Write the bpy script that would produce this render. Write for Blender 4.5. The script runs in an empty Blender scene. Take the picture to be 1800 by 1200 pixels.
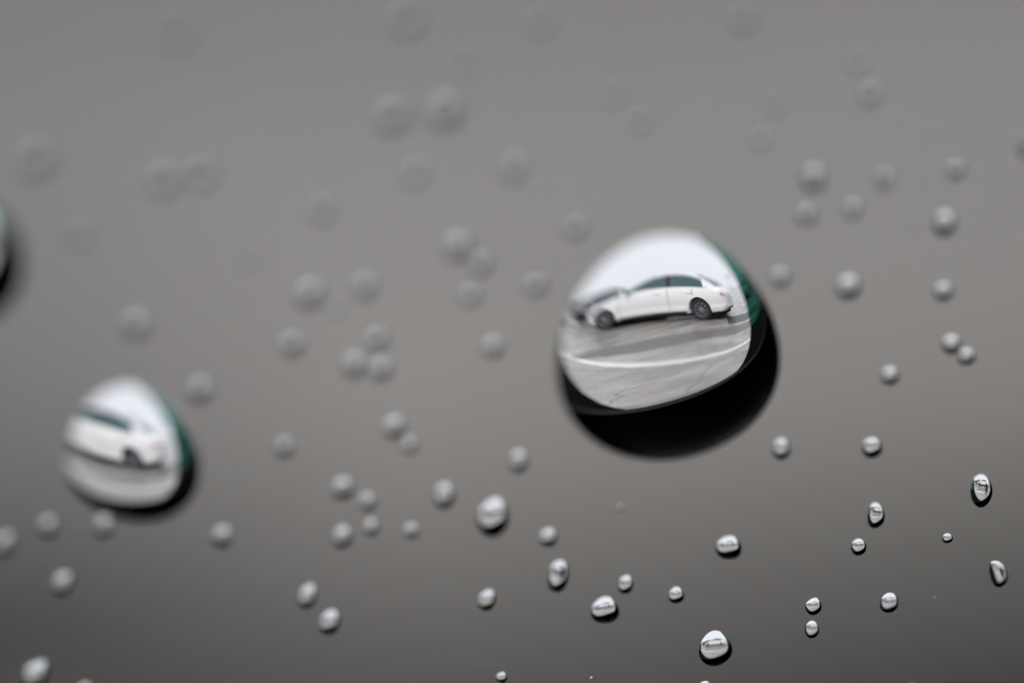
import bpy, bmesh, math, random
from mathutils import Vector, Matrix
import numpy as np
random.seed(7)
R = math.radians
scene = bpy.context.scene
C = scene.collection

# ------------------------------------------------------------------ camera, sky, sun, exposure
D_FOC = 20250.0                 # distance lens - glass centre, in photo pixels
MM = 24.0 / 1800 / 1000         # one photo pixel on the glass, in metres (the frame is 24 mm wide)
DIST = D_FOC * MM
PITCH, ROLL, EYE = R(11.219), R(180 - 6.938), 1.106
FOC_PX = 775.0                  # plane of sharp focus in front of the glass centre, photo pixels
def cam_axes():
    right = Vector((1, 0, 0)); up = Vector((0, math.sin(PITCH), math.cos(PITCH))); fw = Vector((0, math.cos(PITCH), -math.sin(PITCH)))
    return (right * math.cos(ROLL) + up * math.sin(ROLL), up * math.cos(ROLL) - right * math.sin(ROLL), -fw)
AX = cam_axes()
RC = Matrix((AX[0], AX[1], AX[2])).transposed()
CENTRE = Vector((0, 0, EYE))    # middle of the framed patch of glass
cam = bpy.data.cameras.new('camera'); cam_o = bpy.data.objects.new('camera', cam); C.objects.link(cam_o)
cam_o.matrix_world = Matrix.Translation(CENTRE + AX[2] * DIST) @ RC.to_4x4()
cam.sensor_width = 36; cam.lens = 36 / (1800 / D_FOC)
cam.clip_start = 0.01; cam.clip_end = 3000
cam.dof.use_dof = True
cam.dof.focus_distance = DIST - FOC_PX * MM
cam.dof.aperture_fstop = 33
scene.camera = cam_o

world = bpy.data.worlds.new('World'); scene.world = world; world.use_nodes = True
nt = world.node_tree; nt.nodes.clear()
SUN_EL, SUN_AZ = R(52), R(200)
sky = nt.nodes.new('ShaderNodeTexSky'); sky.sky_type = 'NISHITA'; sky.sun_disc = False
sky.sun_elevation = SUN_EL; sky.sun_rotation = SUN_AZ; sky.dust_density = 4; sky.air_density = 1.0
hs = nt.nodes.new('ShaderNodeHueSaturation'); hs.inputs['Saturation'].default_value = 0.25
mx = nt.nodes.new('ShaderNodeMix'); mx.data_type = 'RGBA'; mx.inputs[0].default_value = 0.9
mx.inputs[7].default_value = (7.4, 7.8, 8.5, 1)     # even cloud deck over the clear sky
bg = nt.nodes.new('ShaderNodeBackground'); bg.inputs[1].default_value = 0.12
wo = nt.nodes.new('ShaderNodeOutputWorld')
cn = nt.nodes.new('ShaderNodeTexNoise'); cn.inputs['Scale'].default_value = 2.2; cn.inputs['Detail'].default_value = 5
cm = nt.nodes.new('ShaderNodeMix'); cm.data_type = 'RGBA'; cm.inputs[6].default_value = (6.9, 7.35, 8.1, 1); cm.inputs[7].default_value = (7.9, 8.25, 8.9, 1)
tcw = nt.nodes.new('ShaderNodeTexCoord'); nt.links.new(tcw.outputs['Generated'], cn.inputs['Vector']); nt.links.new(cn.outputs['Fac'], cm.inputs[0]); nt.links.new(cm.outputs[2], mx.inputs[7])
nt.links.new(sky.outputs[0], hs.inputs['Color']); nt.links.new(hs.outputs[0], mx.inputs[6]); nt.links.new(mx.outputs[2], bg.inputs[0]); nt.links.new(bg.outputs[0], wo.inputs[0])
sun = bpy.data.lights.new('sun', 'SUN'); sun.energy = 1.3; sun.angle = R(25); sun.color = (1, .97, .93)
so = bpy.data.objects.new('sun', sun); C.objects.link(so)
so.rotation_euler = (R(90) - SUN_EL, 0, math.pi - SUN_AZ)
vs = scene.view_settings; vs.view_transform = 'Standard'; vs.look = 'None'; vs.exposure = 0.0; vs.gamma = 1
cy = scene.cycles
cy.max_bounces = 24; cy.transmission_bounces = 20; cy.glossy_bounces = 8; cy.caustics_reflective = False; cy.caustics_refractive = False
cy.blur_glossy = 0

# ------------------------------------------------------------------ materials
def mat(name, col, rough=.5, metal=0, coat=0, spec=.5):
    m = bpy.data.materials.new(name); m.use_nodes = True
    b = m.node_tree.nodes['Principled BSDF']
    b.inputs['Base Color'].default_value = (*col, 1); b.inputs['Roughness'].default_value = rough
    b.inputs['Metallic'].default_value = metal; b.inputs['Coat Weight'].default_value = coat; b.inputs['Specular IOR Level'].default_value = spec
    return m
def noisy(m, scale=8, amt=.25, rough_amt=.1):
    """grain: breaks up base colour and roughness with noise"""
    t = m.node_tree; b = t.nodes['Principled BSDF']
    tc = t.nodes.new('ShaderNodeTexCoord'); n = t.nodes.new('ShaderNodeTexNoise'); n.inputs['Scale'].default_value = scale; n.inputs['Detail'].default_value = 6
    t.links.new(tc.outputs['Object'], n.inputs['Vector'])
    c = b.inputs['Base Color'].default_value[:3]
    r = t.nodes.new('ShaderNodeMix'); r.data_type = 'RGBA'
    r.inputs[6].default_value = (*[v * (1 - amt) for v in c], 1); r.inputs[7].default_value = (*[min(1, v * (1 + amt)) for v in c], 1)
    t.links.new(n.outputs['Fac'], r.inputs[0]); t.links.new(r.outputs[2], b.inputs['Base Color'])
    mr = t.nodes.new('ShaderNodeMapRange'); ro = b.inputs['Roughness'].default_value
    mr.inputs[3].default_value = max(0, ro - rough_amt); mr.inputs[4].default_value = min(1, ro + rough_amt)
    t.links.new(n.outputs['Fac'], mr.inputs[0]); t.links.new(mr.outputs[0], b.inputs['Roughness'])
    return m
def glass(name, ior, col=(1, 1, 1), absorb=None, dens=0, node='ShaderNodeBsdfGlass'):
    m = bpy.data.materials.new(name); m.use_nodes = True; t = m.node_tree; t.nodes.clear()
    o = t.nodes.new('ShaderNodeOutputMaterial'); g = t.nodes.new(node); g.inputs['IOR'].default_value = ior
    g.inputs['Roughness'].default_value = 0; g.inputs['Color'].default_value = (*col, 1); t.links.new(g.outputs[0], o.inputs['Surface'])
    if absorb:
        a = t.nodes.new('ShaderNodeVolumeAbsorption'); a.inputs['Color'].default_value = (*absorb, 1); a.inputs['Density'].default_value = dens
        t.links.new(a.outputs[0], o.inputs['Volume'])
    return m
M = {}
M['water'] = glass('water', 1.333, node='ShaderNodeBsdfRefraction')
_t = M['water'].node_tree; _r = [n for n in _t.nodes if n.type == 'BSDF_REFRACTION'][0]   # faint surface sheen
_g = _t.nodes.new('ShaderNodeBsdfGlass'); _g.inputs['IOR'].default_value = 1.333; _g.inputs['Roughness'].default_value = 0
_m = _t.nodes.new('ShaderNodeMixShader'); _m.inputs[0].default_value = .03
_t.links.new(_r.outputs[0], _m.inputs[1]); _t.links.new(_g.outputs[0], _m.inputs[2]); _t.links.new(_m.outputs[0], [n for n in _t.nodes if n.type == 'OUTPUT_MATERIAL'][0].inputs['Surface'])
M['pane'] = glass('window_glass', 1.5, (1, .99, .985), node='ShaderNodeBsdfRefraction')
M['tint'] = glass('added_rim_tint', 1.5, (.22, .44, .39))
M['black'] = noisy(mat('black_rubber', (.004, .0045, .0045), .6, spec=.3), 40)
M['cabin'] = noisy(mat('dark_fabric', (.012, .012, .013), .95, spec=.1), 60)
M['white'] = noisy(mat('white_paint', (.80, .80, .80), .25, coat=.6), 3, .02, .04)
M['silver'] = noisy(mat('silver_paint', (.45, .46, .48), .3, .3, coat=.5), 3, .05, .04)
M['dark'] = noisy(mat('dark_paint', (.03, .035, .045), .25, coat=.6), 3, .1, .04)
M['red'] = noisy(mat('red_paint', (.28, .03, .03), .3, coat=.5), 3, .1, .04)
M['cglass'] = mat('car_glass', (.02, .075, .078), .05, spec=.8)
M['tyre'] = noisy(mat('tyre_rubber', (.012, .012, .013), .8), 30)
M['well'] = mat('wheel_well', (.006, .006, .006), .95, spec=.1)
M['alloy'] = noisy(mat('alloy', (.30, .31, .33), .35, .9), 20, .1)
M['plastic'] = noisy(mat('black_plastic', (.015, .015, .017), .5), 30)
M['seam'] = mat('seam', (.06, .06, .065), .8)
M['chrome'] = mat('chrome', (.6, .6, .62), .2, 1)
M['tail'] = mat('tail_lens', (.45, .01, .015), .15)
M['head'] = mat('head_lens', (.35, .38, .4), .08, .3)
M['plate'] = mat('plate', (.6, .6, .58), .4)
M['line'] = noisy(mat('road_paint', (.66, .67, .68), .35), 9, .12)
M['bark'] = noisy(mat('bark', (.22, .21, .20), .9), 12)  # lightened for the far trees, distance haze put into the colour
M['wall'] = noisy(mat('far_wall', (.45, .44, .43), .9), .6)
M['roof'] = noisy(mat('far_roof', (.22, .21, .205), .9), .8)

def asphalt():
    m = bpy.data.materials.new('wet_asphalt'); m.use_nodes = True; t = m.node_tree; b = t.nodes['Principled BSDF']
    tc = t.nodes.new('ShaderNodeTexCoord')
    def noise(s, d=5, sc=(1, 1, 1)):
        mp = t.nodes.new('ShaderNodeMapping'); mp.inputs['Scale'].default_value = sc
        n = t.nodes.new('ShaderNodeTexNoise'); n.inputs['Scale'].default_value = s; n.inputs['Detail'].default_value = d
        t.links.new(tc.outputs['Object'], mp.inputs[0]); t.links.new(mp.outputs[0], n.inputs['Vector']); return n
    def ramp(n, a, b_, ca, cb):
        r = t.nodes.new('ShaderNodeMapRange'); r.inputs[1].default_value = a; r.inputs[2].default_value = b_; r.inputs[3].default_value = ca; r.inputs[4].default_value = cb
        t.links.new(n.outputs[0], r.inputs[0]); return r
    pud = noise(.8, 5, (1, 1, 1)); fine = noise(42, 9); streak = noise(1.7, 9)
    mix = t.nodes.new('ShaderNodeMix'); mix.data_type = 'RGBA'; mix.inputs[6].default_value = (.23, .220, .203, 1); mix.inputs[7].default_value = (.39, .373, .348, 1)
    rs = ramp(streak, .36, .64, 0, 1); t.links.new(rs.outputs[0], mix.inputs[0])
    # cracks: thin dark lines between large irregular cells
    wob = noise(2.5, 6); va = t.nodes.new('ShaderNodeVectorMath'); va.operation = 'MULTIPLY_ADD'; va.inputs[1].default_value = (.35, .35, 0); t.links.new(wob.outputs['Color'], va.inputs[0]); t.links.new(tc.outputs['Object'], va.inputs[2])
    vo = t.nodes.new('ShaderNodeTexVoronoi'); vo.feature = 'DISTANCE_TO_EDGE'; vo.inputs['Scale'].default_value = 1.1; t.links.new(va.outputs[0], vo.inputs['Vector'])
    cr = ramp(vo, .0, .022, .68, 1)
    mc = t.nodes.new('ShaderNodeMix'); mc.data_type = 'RGBA'; mc.blend_type = 'MULTIPLY'; mc.inputs[0].default_value = 1
    t.links.new(mix.outputs[2], mc.inputs[6]); t.links.new(cr.outputs[0], mc.inputs[7])
    mul = t.nodes.new('ShaderNodeMix'); mul.data_type = 'RGBA'; mul.blend_type = 'MULTIPLY'; mul.inputs[0].default_value = 1
    rf = ramp(fine, .3, .7, .65, 1.25); t.links.new(mc.outputs[2], mul.inputs[6]); t.links.new(rf.outputs[0], mul.inputs[7])
    t.links.new(mul.outputs[2], b.inputs['Base Color'])
    rr = ramp(pud, .42, .6, .27, .07); t.links.new(rr.outputs[0], b.inputs['Roughness'])
    b.inputs['IOR'].default_value = 1.34
    bp = t.nodes.new('ShaderNodeBump'); bp.inputs['Strength'].default_value = .25; bp.inputs['Distance'].default_value = .01
    rb = ramp(pud, .42, .6, 1, .1); t.links.new(rb.outputs[0], bp.inputs['Strength']); 
    s2 = t.nodes.new('ShaderNodeMath'); s2.operation = 'MULTIPLY'; s2.inputs[1].default_value = .3
    t.links.new(rb.outputs[0], s2.inputs[0]); t.links.new(s2.outputs[0], bp.inputs['Strength'])
    t.links.new(fine.outputs[0], bp.inputs['Height']); t.links.new(bp.outputs[0], b.inputs['Normal'])
    return m
M['asphalt'] = asphalt()

# ------------------------------------------------------------------ helpers
def mesh(name, verts, faces, m, parent=None, smooth=False, mats=None):
    me = bpy.data.meshes.new(name); me.from_pydata([tuple(v) for v in verts], [], faces); me.update()
    me.materials.append(m)
    if smooth: me.polygons.foreach_set('use_smooth', [True] * len(me.polygons))
    o = bpy.data.objects.new(name, me); C.objects.link(o)
    if parent: o.parent = parent
    return o
def tag(o, label, cat, group=None):
    o['label'] = label; o['category'] = cat
    if group: o['group'] = group
    return o
def structure(o): o['kind'] = 'structure'; return o
def empty(name, loc=(0, 0, 0), rz=0, label=None, cat=None, group=None):
    o = bpy.data.objects.new(name, None); C.objects.link(o); o.location = loc; o.rotation_euler = (0, 0, rz)
    o.empty_display_size = .1
    if label: tag(o, label, cat, group)
    return o
def bmobj(name, bm, m, parent=None, smooth=False):
    me = bpy.data.meshes.new(name); bmesh.ops.recalc_face_normals(bm, faces=bm.faces); bm.to_mesh(me); bm.free(); me.materials.append(m)
    if smooth: me.polygons.foreach_set('use_smooth', [True] * len(me.polygons))
    o = bpy.data.objects.new(name, me); C.objects.link(o)
    if parent: o.parent = parent
    return o
def add_box(bm, c, s, bev=0, rot=None):
    r = bmesh.ops.create_cube(bm, size=1); v = r['verts']
    bmesh.ops.scale(bm, vec=s, verts=v)
    if bev: 
        e = list({e for q in v for e in q.link_edges}); rb = bmesh.ops.bevel(bm, geom=e, offset=bev, segments=2, affect='EDGES', profile=.5); v = list({q for f in rb['faces'] for q in f.verts} | {q for q in v if q.is_valid})
    if rot is not None: bmesh.ops.rotate(bm, cent=(0, 0, 0), matrix=rot, verts=v)
    bmesh.ops.translate(bm, vec=c, verts=v)
def grid_faces(nu, nv, off=0, wrap=False):
    f = []
    for i in range(nu - 1):
        for j in range(nv if wrap else nv - 1):
            k = (j + 1) % nv
            f.append((off + i * nv + j, off + i * nv + k, off + (i + 1) * nv + k, off + (i + 1) * nv + j))
    return f
def copy_tree(o, parent=None):
    c = o.copy(); C.objects.link(c)
    if parent: c.parent = parent
    for ch in list(o.children): copy_tree(ch, c)
    return c
def pw(x, pts):
    xs, ys = zip(*pts)
    if x <= xs[0]: return ys[0]
    for i in range(len(xs) - 1):
        if x <= xs[i + 1]:
            u = (x - xs[i]) / (xs[i + 1] - xs[i])
            # monotone-ish cubic (Catmull-Rom tangents)
            d = (ys[i + 1] - ys[i]) / (xs[i + 1] - xs[i])
            d0 = (ys[i + 1] - ys[i - 1]) / (xs[i + 1] - xs[i - 1]) if i > 0 else d
            d1 = (ys[i + 2] - ys[i]) / (xs[i + 2] - xs[i]) if i + 2 < len(xs) else d
            h = xs[i + 1] - xs[i]
            return ys[i] * (2 * u**3 - 3 * u**2 + 1) + h * d0 * (u**3 - 2 * u**2 + u) + ys[i + 1] * (3 * u**2 - 2 * u**3) + h * d1 * (u**3 - u**2)
    return ys[-1]

# ------------------------------------------------------------------ ground
v = [(-900, -900, 0), (900, -900, 0), (900, 900, 0), (-900, 900, 0)]
structure(mesh('asphalt_ground', v, [(0, 1, 2, 3)], M['asphalt']))
def strip(name, pts, w, z, m):
    V = []; F = []
    for i, p in enumerate(pts):
        a = Vector(pts[max(0, i - 1)]); b = Vector(pts[min(len(pts) - 1, i + 1)]); t = (b - a).normalized(); n = Vector((-t.y, t.x))
        ww = w * (1 + random.uniform(-.08, .08))
        V += [(p[0] - n.x * ww / 2, p[1] - n.y * ww / 2, z), (p[0] + n.x * ww / 2, p[1] + n.y * ww / 2, z)]
        if i: F.append((2 * i - 2, 2 * i - 1, 2 * i + 1, 2 * i)[::-1])
    return mesh(name, V, F, m)
LP = [(-9, 9.5), (-5.5, 7.2), (-3.6, 5.6), (-2.16, 4.26), (-1.49, 3.66), (-1.01, 3.27), (-.58, 3.03), (-.15, 2.94), (.40, 2.97), (1.2, 3.10), (4, 3.6), (9, 4.5)]
structure(strip('painted_line', [(x, pw(x, LP) - .08 + random.uniform(-.012, .012)) for x in [-9 + .09 * i for i in range(201)]], .15, .004, M['line']))

def blot(name, x0, x1, y0, y1, m, z):
    k = int((x1 - x0) / .07); r = random.Random(3)
    a = [(x0 + (x1 - x0) * i / k, y0 + .06 * math.sin(i * .31) + r.uniform(-.03, .03), z) for i in range(k + 1)]
    b = [(x1 - (x1 - x0) * i / k, y1 + .07 * math.sin(i * .23) + r.uniform(-.03, .03), z) for i in range(k + 1)]
    return structure(mesh(name, a + b, [tuple(range(2 * k + 2))], m))
blot('vignette_patch', -2.3, 3.2, 4.16, 5.06, noisy(mat('vignette_ground', (.125, .118, .109), .42), 6, .45), .0045)  # slightly darker paving, deepened so its colour paints the frame's top vignette
blot('darkening_patch', .2, 3.5, 5.5, 7.0, noisy(mat('darkening_ground', (.05, .047, .042), .42), 7, .4), .004)  # added dark ground colour that deepens shade at the frame's lower left

# ------------------------------------------------------------------ the cars
TOP = [(-.86, .60), (-.78, .70), (-.5, .80), (0, .885), (.40, .95), (.80, .985), (1.6, .99), (2.6, 1.0), (3.2, 1.045), (3.5, 1.045), (3.66, 1.0), (3.74, .90)]
WID = [(-.86, .50), (-.80, .66), (-.66, .78), (-.4, .86), (0, .895), (.8, .91), (2.0, .915), (2.8, .90), (3.3, .85), (3.58, .76), (3.70, .66), (3.74, .55)]
BOT = [(-.86, .36), (-.78, .24), (-.4, .20), (0, .19), (2.7, .20), (3.3, .26), (3.62, .32), (3.74, .42)]
ROOF = [(.42, .95), (.75, 1.11), (1.05, 1.25), (1.35, 1.35), (1.7, 1.415), (2.0, 1.43), (2.35, 1.42), (2.7, 1.365), (3.0, 1.27), (3.28, 1.14), (3.5, 1.03)]
def side_y(z, s=1.5): return (.845 - .44 * (z - .93)) * (1 if s < 2.4 else min(1, pw(s, WID) / .905))
def section(s):
    w, zt, zb = pw(s, WID), pw(s, TOP), pw(s, BOT)
    h = zt - zb
    half = [(0, zb), (.80 * w, zb), (.93 * w, zb + .05 * h), (.975 * w, zb + .16 * h), (.985 * w, zb + .24 * h), (.97 * w, zb + .30 * h), (.99 * w, zb + .42 * h), (w, zb + .58 * h), (.995 * w, zb + .72 * h),
            (.965 * w, zb + .86 * h), (.93 * w, zb + .945 * h), (.86 * w, zt - .012), (.70 * w, zt + .012), (0, zt + .03)]
    return half
def body_mesh():
    ss = [-.86, -.84, -.8, -.74, -.66] + [-.58 + .1 * i for i in range(42)] + [3.6, 3.66, 3.70, 3.73, 3.74]
    V = []; F = []; n = None
    for s in ss:
        h = section(s); ring = h + [(-y, z) for y, z in h[-2:0:-1]]; n = len(ring)
        V += [(-s, y, z) for y, z in ring]
    F += grid_faces(len(ss), n, 0, True)
    F.append(tuple(range(n))); F.append(tuple(range((len(ss) - 1) * n, len(ss) * n))[::-1])
    return V, F
def make_car(name, paint, label, cat='car', group=None, spokes=10):
    root = empty(name, label=label, cat=cat, group=group)
    V, F = body_mesh()
    bm = bmesh.new()
    vs_ = [bm.verts.new(p) for p in V]
    for f in F: bm.faces.new([vs_[i] for i in f])
    body = bmobj('body', bm, paint, root, True)
    cb = bmesh.new()
    for s in (0, 2.7):
        r = bmesh.ops.create_cone(cb, cap_ends=True, segments=40, radius1=.375, radius2=.375, depth=3)
        bmesh.ops.rotate(cb, cent=(0, 0, 0), matrix=Matrix.Rotation(R(90), 3, 'X'), verts=r['verts'])
        bmesh.ops.translate(cb, vec=(-s, 0, .335), verts=r['verts'])
    cut = bmobj('cutter', cb, paint)
    md = body.modifiers.new('b', 'BOOLEAN'); md.operation = 'DIFFERENCE'; md.object = cut; md.solver = 'EXACT'
    dg = bpy.context.evaluated_depsgraph_get(); nm = bpy.data.meshes.new_from_object(body.evaluated_get(dg))
    body.modifiers.clear(); old = body.data; body.data = nm; bpy.data.meshes.remove(old); bpy.data.objects.remove(cut)
    body.data.name = 'body'
    nm.polygons.foreach_set('use_smooth', [True] * len(nm.polygons))
    try: nm.set_sharp_from_angle(angle=R(38))
    except Exception: pass
    # wheel wells
    for s in (0, 2.7):
        V = []; 
        for yy in (-.80, .80):
            V += [(-s + .369 * math.cos(R(a)), yy, .335 + .369 * math.sin(R(a))) for a in range(0, 360, 15)]
        V2 = V
        o = mesh('wheel_well', V2, grid_faces(2, 24, 0, True), M['well'], root)
        Vd = [(-s + .36 * math.cos(R(a)), .52, .335 + .36 * math.sin(R(a))) for a in range(0, 360, 15)]
        o2 = mesh('inner_panel', Vd, [tuple(range(24))], M['well'], o)
        o3 = mesh('inner_panel', [(x, -y, z) for x, y, z in Vd], [tuple(range(24))], M['well'], o)
    # greenhouse
    ss = [.42 + .1 * i for i in range(32)]; V = []; prof = None
    for s in ss:
        zr = pw(s, ROOF); ring = []
        zb = .93
        for u in (0, .25, .5, .75, .92): z = zb + (zr - .05 - zb) * u if zr - .05 > zb else zb + .005 * u; ring.append((side_y(z, s), z))
        yt = side_y(max(zr, .95), s); ring += [(yt - .035, zr - .015), (yt - .10, zr), (yt * .5, zr + .018), (0, zr + .024)]
        ring = ring + [(-y, z) for y, z in ring[-2::-1]]
        prof = len(ring); V += [(-s, y, z) for y, z in ring]
    cabin = mesh('roof', V, grid_faces(len(ss), prof), paint, root, True)
    # side windows (front, rear door, quarter) each side, B pillar between
    def win(sa, sb, slant_a, slant_b, nm_, side):
        V = []; n = 14; m_ = 6
        for i in range(n):
            u = i / (n - 1)
            for j in range(m_):
                q = j / (m_ - 1)
                s0 = sa + (sb - sa) * u
                s_ = s0 + (slant_a * (1 - u) + slant_b * u) * q
                zlo = 1.0 + .02 * (s0 - 1) / 2; zhi = max(zlo + .006, pw(s_, ROOF) - .055)
                z = zlo + (zhi - zlo) * q
                V.append((-s_, side * (side_y(z, s_) + .006), z))
        return mesh(nm_, V, grid_faces(n, m_), M['cglass'], root, True)
    for sd in (1, -1):
        win(.66, 1.76, .10, -.02, 'side_window', sd)
        win(1.88, 2.96, .02, -.03, 'side_window', sd)
        V = [(-1.76, sd * (side_y(1.0) + .004), 1.0), (-1.88, sd * (side_y(1.0) + .004), 1.0), (-1.90, sd * (side_y(1.36) + .004), 1.37), (-1.74, sd * (side_y(1.36) + .004), 1.37)]
        mesh('door_pillar', V, [(0, 1, 2, 3)], M['plastic'], root)
        # belt moulding
        pts = [(.62 + .1 * i) for i in range(26)]
        V = []
        for s in pts: V += [(-s, sd * (side_y(.985, s) + .010), .982 + .01 * (s - 1)), (-s, sd * (side_y(.985, s) + .012), .996 + .01 * (s - 1))]
        mesh('belt_moulding', V, grid_faces(len(pts), 2), M['chrome'], root)
        # door seams
        for a in (.50, 1.82, 2.55):
            V = []
            for i in range(12):
                z0 = .30 if a < 2.5 else .74; z = z0 + (.94 - z0) * i / 11; s = a + (.0 if a < 2.5 else -.30 * max(0, (.62 - z)) * 1.2)
                w = pw(s, WID); zt, zb = pw(s, TOP), pw(s, BOT); u = (z - zb) / (zt - zb)
                yy = w * np.interp(u, [.05, .16, .24, .30, .42, .58, .72, .86, .945], [.93, .975, .985, .97, .99, 1, .995, .965, .93]) + .003
                V += [(-s - .006, sd * yy, z), (-s + .006, sd * yy, z)]
            mesh('door_seam', V, grid_faces(12, 2), M['seam'], root)
        # handles
        for a in (1.55, 2.45):
            bm = bmesh.new(); add_box(bm, (-a, sd * .905, .83), (.19, .035, .028), .008); bmobj('door_handle', bm, paint, root, True)
        # mirror
        bm = bmesh.new(); add_box(bm, (-.78, sd * .97, 1.02), (.12, .19, .13), .035); mr = bmobj('door_mirror', bm, paint, root, True)
        bm = bmesh.new(); add_box(bm, (-.835, sd * .97, 1.02), (.008, .15, .10), .002); bmobj('mirror_glass', bm, M['cglass'], mr)
        bm = bmesh.new(); add_box(bm, (-.77, sd * .86, .97), (.07, .08, .035), .01); bmobj('mirror_stalk', bm, M['plastic'], mr)
        # lamps wrap round the corners
        def patch(nm_, s0, s1, u0, u1, m_):
            V = []
            for i in range(8):
                s = s0 + (s1 - s0) * i / 7
                w = pw(s, WID); zt, zb = pw(s, TOP), pw(s, BOT)
                for j in range(5):
                    u = u0 + (u1 - u0) * j / 4
                    yy = w * np.interp(u, [.05, .16, .24, .30, .42, .58, .72, .86, .945], [.93, .975, .985, .97, .99, 1, .995, .965, .93]) + .006
                    V.append((-s + (.004 if s < 0 else -.004), sd * yy, zb + (zt - zb) * u))
            return mesh(nm_, V, grid_faces(8, 5), m_, root, True)
        patch('headlight', -.82, -.40, .66, .90, M['head'])
        patch('taillight', 3.60, 3.735, .72, .83, M['tail'])
        patch('rocker_trim', .45, 2.25, .02, .12, M['plastic'])
    # screens
    for nm_, a, b in (('windscreen', .50, 1.35), ('rear_window', 2.70, 3.42)):
        V = []
        for i in range(10):
            s = a + (b - a) * i / 9; zr = pw(s, ROOF); yt = side_y(max(zr, .95), s) - .09
            for j in range(9):
                t = j / 4 - 1; V.append((-s + (.004 if a < 1 else -.004), yt * t, zr + .026 - .02 * t * t + .004))
        mesh(nm_, V, grid_faces(10, 9), M['cglass'], root, True)
    bm = bmesh.new(); add_box(bm, (.865, 0, .56), (.03, .70, .16), .01); add_box(bm, (.84, 0, .33), (.04, .9, .11), .01); bmobj('grille', bm, M['plastic'], root)
    bm = bmesh.new(); add_box(bm, (-3.745, 0, .72), (.02, .5, .11), .004); bmobj('number_plate', bm, M['plate'], root)
    bm = bmesh.new(); add_box(bm, (-3.71, 0, .37), (.08, .9, .06), .02); bmobj('rear_valance', bm, M['plastic'], root)
    # underside
    bm = bmesh.new(); add_box(bm, (-1.4, 0, .20), (3.9, 1.50, .14), .01); bmobj('underbody', bm, M['well'], root)
    # wheels
    prof_t = [(.215, -.085), (.235, -.105), (.29, -.112), (.322, -.095), (.333, -.06), (.335, 0), (.333, .06), (.322, .095), (.29, .112), (.235, .105), (.215, .085)]
    V = []; seg = 36
    for k in range(seg):
        a = 2 * math.pi * k / seg
        V += [(r * math.cos(a), y, r * math.sin(a)) for r, y in prof_t]
    F = [(k * 11 + j, k * 11 + j + 1, ((k + 1) % seg) * 11 + j + 1, ((k + 1) % seg) * 11 + j) for k in range(seg) for j in range(10)]
    wheel = None
    for s in (0, 2.7):
        for sd in (1, -1):
            if wheel is None:
                wh = empty('wheel'); wh.parent = root
                mesh('tyre', V, F, M['tyre'], wh, True)
                bm = bmesh.new()
                # barrel and rim lip
                Vb = []
                for k in range(seg):
                    a = 2 * math.pi * k / seg
                    Vb += [(r * math.cos(a), y, r * math.sin(a)) for r, y in [(.20, -.06), (.205, .06), (.222, .088), (.216, .098), (.205, .09)]]
                vv = [bm.verts.new(p) for p in Vb]
                for k in range(seg):
                    for j in range(4): bm.faces.new([vv[k * 5 + j], vv[k * 5 + j + 1], vv[((k + 1) % seg) * 5 + j + 1], vv[((k + 1) % seg) * 5 + j]])
                bmobj('rim', bm, M['alloy'], wh, True)
                bm = bmesh.new()
                r = bmesh.ops.create_cone(bm, cap_ends=True, segments=28, radius1=.203, radius2=.203, depth=.01); bmesh.ops.rotate(bm, cent=(0, 0, 0), matrix=Matrix.Rotation(R(90), 3, 'X'), verts=r['verts']); bmesh.ops.translate(bm, vec=(0, .02, 0), verts=r['verts'])
                bmobj('brake_disc', bm, M['well'], wh)
                bm = bmesh.new(); r = bmesh.ops.create_cone(bm, cap_ends=True, segments=20, radius1=.05, radius2=.035, depth=.03); bmesh.ops.rotate(bm, cent=(0, 0, 0), matrix=Matrix.Rotation(R(-90), 3, 'X'), verts=r['verts']); bmesh.ops.translate(bm, vec=(0, .085, 0), verts=r['verts'])
                bmobj('hub', bm, M['alloy'], wh, True)
                for k in range(spokes):
                    bm = bmesh.new(); add_box(bm, (.125, .078, 0), (.17, .022, .026), .006, Matrix.Rotation(2 * math.pi * k / spokes, 3, 'Y') if False else None)
                    o = bmobj('spoke', bm, M['alloy'], wh); o.rotation_euler = (0, 2 * math.pi * k / spokes, 0)
                wheel = wh
                w = wh
            else:
                w = copy_tree(wheel, root)
            w.location = (-s, sd * .765, .335); w.rotation_euler = (0, 0, 0 if sd > 0 else math.pi)
    return root
Fp, Rp = Vector((-3.111, 7.837, 0)), Vector((-.714, 6.594, 0))
hd = (Fp - Rp).normalized(); rz = math.atan2(hd.y, hd.x); left = Vector((-hd.y, hd.x, 0))
white = make_car('parked_car', M['white'], 'clean white four-door sedan parked side-on, nearest car, seen whole inside the biggest drop')
white.location = Fp - left * .87; white.rotation_euler = (0, 0, rz)
G2 = 'cars parked in the far rows'
def recol(root, m):
    for ch in root.children:
        if ch.name.split('.')[0] in ('body', 'roof', 'door_handle', 'door_mirror'):
            ch.data = ch.data.copy(); ch.data.materials[0] = m
for x, y, a, m, lb in [(-9.2, 15.5, 106, 'white', 'white car parked nose-in beyond the front of the white sedan'),
                       (-5.9, 17.2, 84, 'dark', 'dark car parked behind the windscreen of the white sedan'),
                       (.2, 15.5, 82, 'dark', 'dark car parked behind the boot of the white sedan'),
                       (5.6, 13.8, 270, 'silver', 'silver car parked beyond the tail of the white sedan'),
                       (8.6, 13.6, 90, 'red', 'dull red car parked farthest right behind the white sedan'),
                       (-13.6, 18.6, 92, 'silver', 'silver car parked farthest left beyond the white car')]:
    c = copy_tree(white); c.location = (x, y, 0); c.rotation_euler = (0, 0, R(a)); c['label'] = lb; c['group'] = G2
    if m != 'white': recol(c, M[m])

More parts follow.
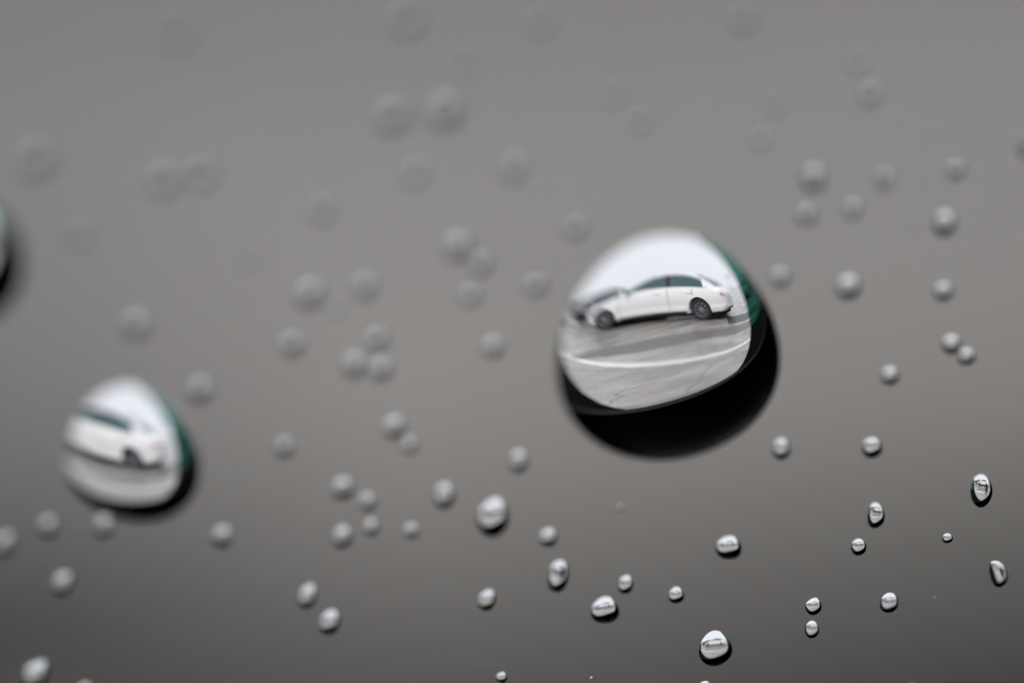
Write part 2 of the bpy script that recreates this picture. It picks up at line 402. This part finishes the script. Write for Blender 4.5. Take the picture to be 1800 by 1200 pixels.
# ------------------------------------------------------------------ skyline: low buildings and bare trees
def building(x, y, w, d, h, rz, label, nwin):
    b = empty('building', (x, y, 0), R(rz), label, 'building', 'low buildings beyond the car park')
    bm = bmesh.new(); add_box(bm, (0, 0, h / 2), (w, d, h)); wl = bmobj('wall', bm, M['wall'], b)
    bm = bmesh.new(); add_box(bm, (0, 0, h + .12), (w + .5, d + .5, .24)); add_box(bm, (w * .2, 0, h + .7), (2.4, 1.6, .9)); bmobj('roof', bm, M['roof'], b)
    for k in range(nwin):
        bm = bmesh.new(); add_box(bm, (-w / 2 + w * (k + .5) / nwin, -d / 2 - .02, h * .55), (w / nwin * .55, .08, h * .4)); bmobj('window', bm, M['cglass'], b)
building(-52, 92, 22, 14, 2.4, 4, 'long low pale building at the far left of the skyline', 8)
building(-6.2, 66, 11, 8, 2.9, 12, 'small low pale building showing just above the sedan rear roof', 5)
building(62, 84, 34, 16, 4.2, -12, 'long low pale building at the far right of the skyline', 9)
def tree(x, y, h, label):
    t = empty('bare_tree', (x, y, 0), 0, label, 'tree', 'bare trees on the skyline')
    rnd = random.Random(x * 31 + y)
    def tube(bm, a, b, r0, r1):
        d = (b - a).normalized(); u = d.orthogonal().normalized(); w = d.cross(u)
        q = [[bm.verts.new(p + (u * math.cos(k * 2 * math.pi / 5) + w * math.sin(k * 2 * math.pi / 5)) * r) for k in range(5)] for p, r in ((a, r0), (b, r1))]
        for k in range(5): bm.faces.new([q[0][k], q[0][(k + 1) % 5], q[1][(k + 1) % 5], q[1][k]])
    bm = bmesh.new(); tube(bm, Vector((0, 0, 0)), Vector((0, 0, h * .4)), .16, .11); bmobj('trunk', bm, M['bark'], t)
    bm = bmesh.new()
    def grow(p, d, l, r, n):
        e = p + d * l; tube(bm, p, e, r, r * .65)
        if n:
            for k in range(3 if n > 2 else 2):
                nd = (d + Vector((rnd.uniform(-.8, .8), rnd.uniform(-.8, .8), rnd.uniform(-.1, .5)))).normalized(); grow(e, nd, l * rnd.uniform(.62, .85), r * .62, n - 1)
    for k in range(3): grow(Vector((0, 0, h * (.3 + .04 * k))), Vector((rnd.uniform(-.6, .6), rnd.uniform(-.6, .6), 1)).normalized(), h * .2, .09, 4)
    bmobj('crown', bm, M['bark'], t)
for i, (x, y, h, lb) in enumerate([(7.5, 44, 4.6, 'leafless tree on the skyline behind the sedan rear window'),
                           (24, 50, 4.4, 'leafless tree on the skyline past the sedan tail'), (34, 56, 4.0, 'leafless tree farthest right on the skyline')]):
    tree(x, y, h, lb)

# ------------------------------------------------------------------ the window the drops sit on
TILT, TAZ = R(51.384), .416
NF = Vector((-math.sin(TAZ) * math.sin(TILT), math.cos(TAZ) * math.sin(TILT), math.cos(TILT)))   # camera frame, towards the lens
E1 = Vector((1, 0, -NF.x / NF.z)); E2 = Vector((0, 1, -NF.y / NF.z))
def cw(p): return CENTRE + RC @ (Vector(p) * MM)
n_out = -(RC @ NF)                                    # outward normal of the pane
n_h = Vector((n_out.x, n_out.y, 0)).normalized()
T = Vector((0, 0, 1)).cross(n_out).normalized() * -1  # to the right seen from inside
U = n_out.cross(T) * -1
if U.z < 0: U = -U
def wl(a, b, d): return CENTRE + T * a + U * b + n_out * d
def slab(name, a0, a1, b0, b1, d0, d1, m, parent=None, bev=0):
    V = [wl(a, b, d) for a in (a0, a1) for b in (b0, b1) for d in (d0, d1)]
    F = [(0, 1, 3, 2), (4, 6, 7, 5), (0, 4, 5, 1), (2, 3, 7, 6), (0, 2, 6, 4), (1, 5, 7, 3)]
    bm = bmesh.new(); vv = [bm.verts.new(p) for p in V]
    for f in F: bm.faces.new([vv[i] for i in f])
    if bev: bmesh.ops.bevel(bm, geom=list(bm.edges), offset=bev, segments=3, affect='EDGES', profile=.5)
    return bmobj(name, bm, m, parent)
pane = slab('glass_pane', -.40, .30, -.135, .42, .0, .004, M['pane'])
tag(pane, 'clear sloping car window glass carrying the water drops, filling the frame', 'window glass')
fr = empty('trim_and_rim_panels', CENTRE - Vector((0, 0, .2)), 0, 'black belt trim below the wet glass, added panels tinting and darkening the drop rims', 'window frame')  # holds the belt trim and the panels added for the drop rims
def adopt(o): 
    o.parent = fr; o.matrix_parent_inverse = Matrix.Translation(-fr.location); return o
def quad(name, d, az0, az1, el0, el1, m, th=.006, bend=0):
    """upright panel outside the glass, d metres from it, between two bearings and two heights"""
    V = []
    for dd in (d, d + th):
        for a in (az0, az1):
            for e in (el0, el1):
                V.append(CENTRE + Vector((dd * math.tan(R(a)), dd, dd / math.cos(R(a)) * math.tan(R(e)))))
    bm = bmesh.new(); vv = [bm.verts.new(p) for p in V]
    for f in [(0, 1, 3, 2), (4, 6, 7, 5), (0, 4, 5, 1), (2, 3, 7, 6), (0, 2, 6, 4), (1, 5, 7, 3)]: bm.faces.new([vv[i] for i in f])
    return adopt(bmobj(name, bm, m))
adopt(slab('belt_trim', -.42, .32, -.17, -.128, -.02, .03, M['black'], bev=.006))
quad('teal_rim_panel', .30, 15, 50, -13.6, 18, M['tint'])  # added teal panels just outside the glass, they tint the drop rims
quad('teal_rim_panel', .30, -60, -30, -8.8, 7, M['tint'])
# added black panel, cut with rounded inner corners to darken the drop rims
INNER = [(-30.6, -9), (-30.4, -17), (-29.3, -25), (-27, -33), (-23, -41), (-18, -47), (-12, -51), (-6, -52.5), (-1, -51), (4, -46.5), (8, -40), (11, -33), (13.3, -25), (14.6, -18), (15, -13.8)]
def sight(az, el, d): return CENTRE + Vector((d * math.tan(R(az)), d, d / math.cos(R(az)) * math.tan(R(el))))
V = []; n = len(INNER)
for d in (.30, .312):
    V += [sight(a, e, d) for a, e in INNER]
    for k, (a, e) in enumerate(INNER):
        u = k / (n - 1); p = sight(a, e, d); V.append(Vector((-.52 + .87 * u, d, p.z if k in (0, n - 1) else EYE - .80)))
F = []
for k in range(n - 1):
    F += [(k, k + 1, n + k + 1, n + k), (2 * n + k + 1, 2 * n + k, 3 * n + k, 3 * n + k + 1), (k + 1, k, 2 * n + k, 2 * n + k + 1), (n + k, n + k + 1, 3 * n + k + 1, 3 * n + k)]
adopt(mesh('dark_rim_panel', V, F, M['black'], None))
# dark cabin round the lens
V = [wl(a, b, d) for d in (-.004, -.9) for a, b in ((-.5, -.6), (.45, -.6), (.45, .5), (-.5, .5))]
V += [wl(a, b, -.004) for a, b in ((-.395, -.13), (.295, -.13), (.295, .415), (-.395, .415))]
F = [(0, 1, 9, 8), (1, 2, 10, 9), (2, 3, 11, 10), (3, 0, 8, 11), (4, 5, 6, 7), (0, 1, 5, 4), (1, 2, 6, 5), (2, 3, 7, 6), (3, 0, 4, 7)]
structure(mesh('car_cabin', V, F, M['cabin']))

# ------------------------------------------------------------------ the water drops
GROUP = 'water drops on the window glass'
BIG = dict(rx=177.32, ry=191.62, H=250.43, lx=173.54, ly=-153.98, m=.9998, q=(.110, -.027, .103, -.166, -.067, -.124, .010))
LEFT = dict(rx=110, ry=108, H=114, lx=109, ly=-128, m=.9998, q=(-.1132, .1383, -.1113, -.3771, -.0938, .2575, .02))
def bead(x, y, label, rx, ry, H, lx, ly, m, q, rot=0., rings=20, segs=40):
    """one bead of water: a leaning dome on a slightly irregular foot; x, y place the foot on the glass (glass units)"""
    k, a1, a2, b1, b2, b3, c1 = q
    c, sn = math.cos(R(rot)), math.sin(R(rot)); c0 = math.sqrt(1 - m * m)
    base = E1 * (x - 900) + E2 * (600 - y)
    def pt(px, py):
        r2 = min(px * px + py * py, 1)
        z = (math.sqrt(1 - m * m * r2) - c0) / (1 - c0); cu = c1 * (px * px - py * py)
        X = rx * (px * (1 - k * py + cu) + a1 * px * px + a2 * py * py); Y = ry * (py * (1 + b3 * px - cu) + b1 * px * px + b2 * py * py)
        X, Y = c * X - sn * Y, sn * X + c * Y
        return E1 * (X + lx * z) + E2 * (Y + ly * z) + NF * (H * z)
    V = [pt(0, 0)]
    for i in range(1, rings + 1):
        r = math.sin(math.pi / 2 * i / rings)
        for j in range(segs):
            a = 2 * math.pi * j / segs; V.append(pt(r * math.cos(a), r * math.sin(a)))
    F = [(0, 1 + j, 1 + (j + 1) % segs) for j in range(segs)]
    for i in range(rings - 1):
        for j in range(segs):
            k2 = (j + 1) % segs; a = 1 + i * segs
            F.append((a + j, a + segs + j, a + segs + k2, a + k2))
    nv = len(V); V += [p.copy() for p in V[-segs:]]
    F.append(tuple(range(nv, nv + segs))[::-1])
    lift = NF * 1.2                                   # film between water and glass
    o = mesh('water_drop', [RC @ (p + lift) * MM for p in V], F, M['water'], None, True)
    o.data.polygons[-1].use_smooth = False
    o.location = cw(base)
    return tag(o, label, 'water drop', GROUP)
def small(x, y, w, h, label, rot=0., hh=1.):
    """x, y, w, h: outline in the frame, widened there by defocus"""
    b = abs(.040 * ((1350 - x) * .40 + (1080 - y) * .91)); f = .6
    w = max(w - f * b, .5 * w); h = max(h - f * b, .5 * h)
    g = -(NF.x * (x - 900) + NF.y * (600 - y)) / NF.z / D_FOC; per = 1 / (1 + g)     # nearer glass looks bigger
    x += 3; y += 5
    x = 900 + (x - 900) * per; y = 600 + (y - 600) * per; w *= per; h *= per
    far = min(1, b / 25)
    w *= 1 + (.50 + .42 * hh - 1) * far; h *= 1 + (.50 + .42 * hh - 1) * far
    Hf = 1.14 + .22 * far; ln = .92 + (.68 + .16 * hh - .92) * far
    sx, sy = w / 388, h / 392; s = math.sqrt(sx * sy); B = BIG; rnd = random.Random(int(x * 7 + y))
    q = tuple(v + rnd.uniform(-.05, .05) for v in B['q'])
    bead(x - 17 * sx * ln, y - 12 * sy * ln, label, B['rx'] * sx, B['ry'] * sy, B['H'] * s * Hf, B['lx'] * s * ln * Hf, B['ly'] * s * ln * Hf, B['m'], q, rot)
bead(1162.96, 597.05, 'biggest water drop, right of centre, showing a white sedan above a black lower rim', rings=96, segs=192, **BIG)
bead(211, 781, 'second largest water drop at lower left, blurred, showing the rear wheel of a white car', rings=64, segs=128, **LEFT)
LB = {k: (v * .62 if k not in ('m', 'q') else v) for k, v in BIG.items()}
bead(-102, 448, 'large dark blurred drop cut off by the left edge of the picture', rings=48, segs=96, **LB)
SMALL = [
 # sharp drops, lower right
 (1722, 857, 38, 58, 'tall sharp drop nearest the right edge at lower right, black ring round its lower half', {}),
 (1751, 1003, 32, 52, 'slanting oval sharp drop close to the right edge, lowest along that edge', dict(rot=14)),
 (1537, 901, 32, 46, 'upright oval sharp drop directly above a smaller round drop at lower right', {}),
 (1507, 956, 28, 30, 'small round sharp drop just below and left of an upright oval drop', {}),
 (1663, 941, 19, 17, 'tiny sharp speck of a drop between two tall oval drops at far right', dict(hh=.8)),
 (1280, 958, 50, 44, 'wide sharp drop holding a tiny car, alone below the biggest drop', dict(rot=-8)),
 (1257, 1135, 58, 60, 'large round crisp drop by the bottom edge with a clear car shape inside', {}),
 (1428, 1060, 28, 30, 'upper drop of the small stacked pair at lower right', dict(rot=-15)),
 (1425, 1101, 26, 32, 'lower drop of the small stacked pair at lower right', {}),
 (1561, 1055, 34, 38, 'sharp egg-shaped drop right of the small stacked pair', dict(rot=-12)),
 (1187, 1041, 30, 30, 'small round drop up and left of the large crisp drop at bottom', {}),
 (1098, 1022, 30, 36, 'small oval drop touching close above a wide drop at bottom centre', dict(rot=-12)),
 (1063, 1067, 54, 48, 'wide bright drop with a dark car stripe, bottom centre', {}),
 (980, 1006, 42, 62, 'tall teardrop-shaped drop with a narrow top, left of bottom centre', dict(rot=-8)),
 (880, 1185, 22, 20, 'tiny drop almost at the bottom edge, left of centre', dict(rot=-20)),
 (1237, 1203, 28, 24, 'bright drop half cut off by the bottom edge below the large crisp drop', {}),
 (1371, 785, 36, 42, 'oval drop close under the lower right rim of the biggest drop', {}),
 (1531, 782, 40, 40, 'round drop level with the bottom of the biggest drop, well to its right', {}),
 (1562, 656, 38, 38, 'round slightly soft drop right of the biggest drop, alone beside its black rim', {}),
 (1088, 888, 17, 17, 'faint tiny speck of water under the biggest drop', dict(hh=.55)),
 # middle, growing softer to the left
 (867, 905, 64, 76, 'large soft egg-shaped drop with a dark streak, left below the biggest drop', dict(rot=-6)),
 (963, 940, 38, 38, 'soft small drop right below the large egg-shaped drop', dict(rot=-20)),
 (855, 1050, 36, 42, 'soft oval drop between the large egg-shaped drop and the bottom edge', dict(rot=-20)),
 (910, 806, 40, 48, 'soft drop just above the large egg-shaped drop', {}),
 (780, 866, 46, 54, 'bright soft drop just left of the large egg-shaped drop', {}),
 (602, 853, 50, 46, 'upper left drop of the soft cluster of five left of centre bottom', dict(rot=-15)),
 (645, 877, 40, 38, 'upper right drop of the soft cluster of five left of centre bottom', {}),
 (601, 938, 44, 46, 'lower left drop of the soft cluster of five left of centre bottom', dict(rot=-15)),
 (651, 922, 36, 34, 'middle drop in the lower row of the soft cluster of five', {}),
 (722, 928, 36, 32, 'rightmost drop of the soft cluster of five left of centre bottom', dict(rot=-20)),
 (540, 1043, 40, 50, 'upper left drop of the slanting soft pair at bottom left of centre', dict(rot=-20)),
 (580, 1088, 44, 50, 'lower right drop of the slanting soft pair at bottom left of centre', dict(rot=-20)),
 (390, 938, 48, 44, 'lone blurred drop right below the second largest drop', dict(rot=-20)),
 (110, 1020, 48, 52, 'lone blurred drop near the left edge well below the second largest drop', dict(rot=-25)),
 (65, 1180, 54, 60, 'bright blurred drop in the bottom left corner', dict(rot=-35)),
 (150, 1204, 40, 26, 'blurred drop cut by the bottom edge, right of the corner drop', {}),
 (182, 919, 50, 48, 'blurred drop touching the lower left rim of the second largest drop', {}),
 (85, 920, 54, 48, 'dim blurred drop below left of the second largest drop', dict(hh=.8, rot=-20)),
 (8, 950, 48, 60, 'dim blurred drop on the left edge below the second largest drop', dict(hh=.8, rot=-30)),
 # right side, upper
 (1490, 502, 52, 54, 'brightest round drop between the biggest drop and the right edge', {}),
 (1369, 485, 46, 46, 'pale drop touching close to the upper right rim of the biggest drop', dict(hh=.8)),
 (1656, 509, 44, 42, 'soft round drop right of the brightest drop on the right side', dict(hh=.85)),
 (1658, 390, 50, 56, 'well shaded soft drop with dark lower half near the right edge, upper middle', {}),
 (1427, 312, 58, 62, 'largest drop of the upper right group, directly above another drop', dict(hh=.9)),
 (1415, 375, 50, 46, 'drop directly below the largest drop of the upper right group', dict(hh=.85)),
 (1497, 365, 44, 48, 'pale drop right of the stacked two in the upper right group', dict(hh=.7)),
 (1552, 313, 44, 52, 'dim drop in the middle of the upper right group top row', dict(hh=.7)),
 (1677, 297, 50, 44, 'wide dim drop at the right end of the upper right group top row', dict(hh=.75)),
 (1670, 601, 40, 40, 'upper left drop of the touching pair near the right edge', {}),
 (1697, 622, 38, 36, 'lower right drop of the touching pair near the right edge', {}),
 (1798, 258, 34, 50, 'dark blurred drop cut by the upper right edge', dict(hh=.7)),
 (1335, 245, 48, 50, 'very faint blurred drop up and left of the upper right group', dict(hh=.45)),
 (1360, 186, 50, 40, 'very faint blurred smudge of water above the faint drop left of the upper right group', dict(hh=.4)),
 (1505, 112, 50, 54, 'upper drop of the dark blurred pair near the top right', dict(hh=.5)),
 (1527, 165, 58, 56, 'lower and darker drop of the dark blurred pair near the top right', dict(hh=.62)),
 (1305, 35, 70, 60, 'faint dark blurred drop at the top edge left of the dark pair', dict(hh=.4)),
 # upper middle
 (865, 606, 48, 46, 'soft drop halfway between the soft trio and the biggest drop', {}),
 (543, 515, 64, 64, 'brightest drop of the soft upper row left of centre', {}),
 (588, 541, 40, 38, 'small pale drop clinging to the right of the brightest drop in the upper row', dict(hh=.6)),
 (640, 502, 58, 58, 'soft drop right of the brightest drop in the upper row left of centre', dict(hh=.85)),
 (512, 603, 62, 54, 'pale blurred drop below the brightest drop of the upper row', dict(hh=.7)),
 (660, 594, 58, 46, 'top drop of the clustered soft trio left of centre', dict(hh=.85)),
 (622, 638, 56, 58, 'left drop of the clustered soft trio left of centre', dict(hh=.9)),
 (668, 646, 56, 52, 'right drop of the clustered soft trio left of centre', dict(hh=.8)),
 (803, 433, 68, 64, 'upper left drop of the blurred slanting pair above picture centre', {}),
 (842, 462, 54, 54, 'lower right drop of the blurred slanting pair above picture centre', dict(hh=.8)),
 (825, 518, 54, 48, 'faint blurred drop just below the slanting pair above centre', dict(hh=.65)),
 (940, 500, 56, 48, 'pale blurred drop between the slanting pair and the biggest drop', dict(hh=.7)),
 (692, 746, 52, 50, 'brighter left drop of the soft pair between the two largest drops', dict(rot=-20)),
 (718, 778, 42, 42, 'fainter right drop of the soft pair between the two largest drops', dict(hh=.6)),
 (498, 782, 54, 48, 'dim blurred drop midway between the second largest drop and the soft pair', dict(hh=.65)),
 (350, 683, 64, 62, 'pale blurred drop up and right of the second largest drop', dict(hh=.6)),
 (238, 570, 68, 68, 'dim blurred drop well above the second largest drop', dict(hh=.65)),
 (565, 370, 62, 62, 'faint blurred drop above the brightest drop of the upper row', dict(hh=.6)),
 (728, 305, 56, 66, 'faint tall blurred drop at upper centre left', dict(hh=.6)),
 (902, 295, 58, 70, 'faint tall blurred drop at upper centre above the slanting pair', dict(hh=.65)),
 (1010, 400, 60, 56, 'barely visible blurred drop up and left of the biggest drop', dict(hh=.4)),
 (288, 318, 84, 76, 'left half of the big blurred double drop at upper left', dict(hh=.6)),
 (352, 308, 80, 68, 'right half of the big blurred double drop at upper left', dict(hh=.55)),
 (62, 282, 96, 84, 'wide blurred drop near the left edge above the large dark drop', dict(hh=.65)),
 (690, 205, 90, 76, 'left darker drop of the blurred pair in the upper middle', dict(hh=.65)),
 (782, 196, 88, 84, 'right paler drop of the blurred pair in the upper middle', dict(hh=.7)),
 (715, 36, 86, 76, 'dark blurred drop at the top edge above the upper middle pair', dict(hh=.5)),
 (812, 115, 66, 54, 'faint smudge of water right below the top edge dark drop', dict(hh=.35)),
 (1122, 214, 60, 48, 'lower faint smudge of water above the biggest drop', dict(hh=.4)),
 (1075, 166, 56, 46, 'upper faint smudge of water above the biggest drop', dict(hh=.4)),
 (432, 456, 54, 36, 'barely visible flat smudge left of the brightest upper row drop', dict(hh=.4)),
 (135, 415, 76, 54, 'barely visible smudge right of the large dark drop on the left edge', dict(hh=.35)),
 (310, 62, 100, 74, 'barely visible large smudge near the top left corner', dict(hh=.3)),
 (948, 42, 70, 64, 'barely visible smudge at the top edge right of the dark drop', dict(hh=.35)),
 (1640, 1045, 5, 5, 'pinprick of water right of the egg-shaped sharp drop at lower right', {}),
 (1037, 1187, 6, 6, 'pinprick of water at the bottom edge below the wide bright drop', {}),
 (1600, 1201, 18, 14, 'sliver of a drop cut by the bottom edge at lower right', {}),
]
for x, y, w, h, lb, kw in SMALL: small(x, y, w, h, lb, **kw)
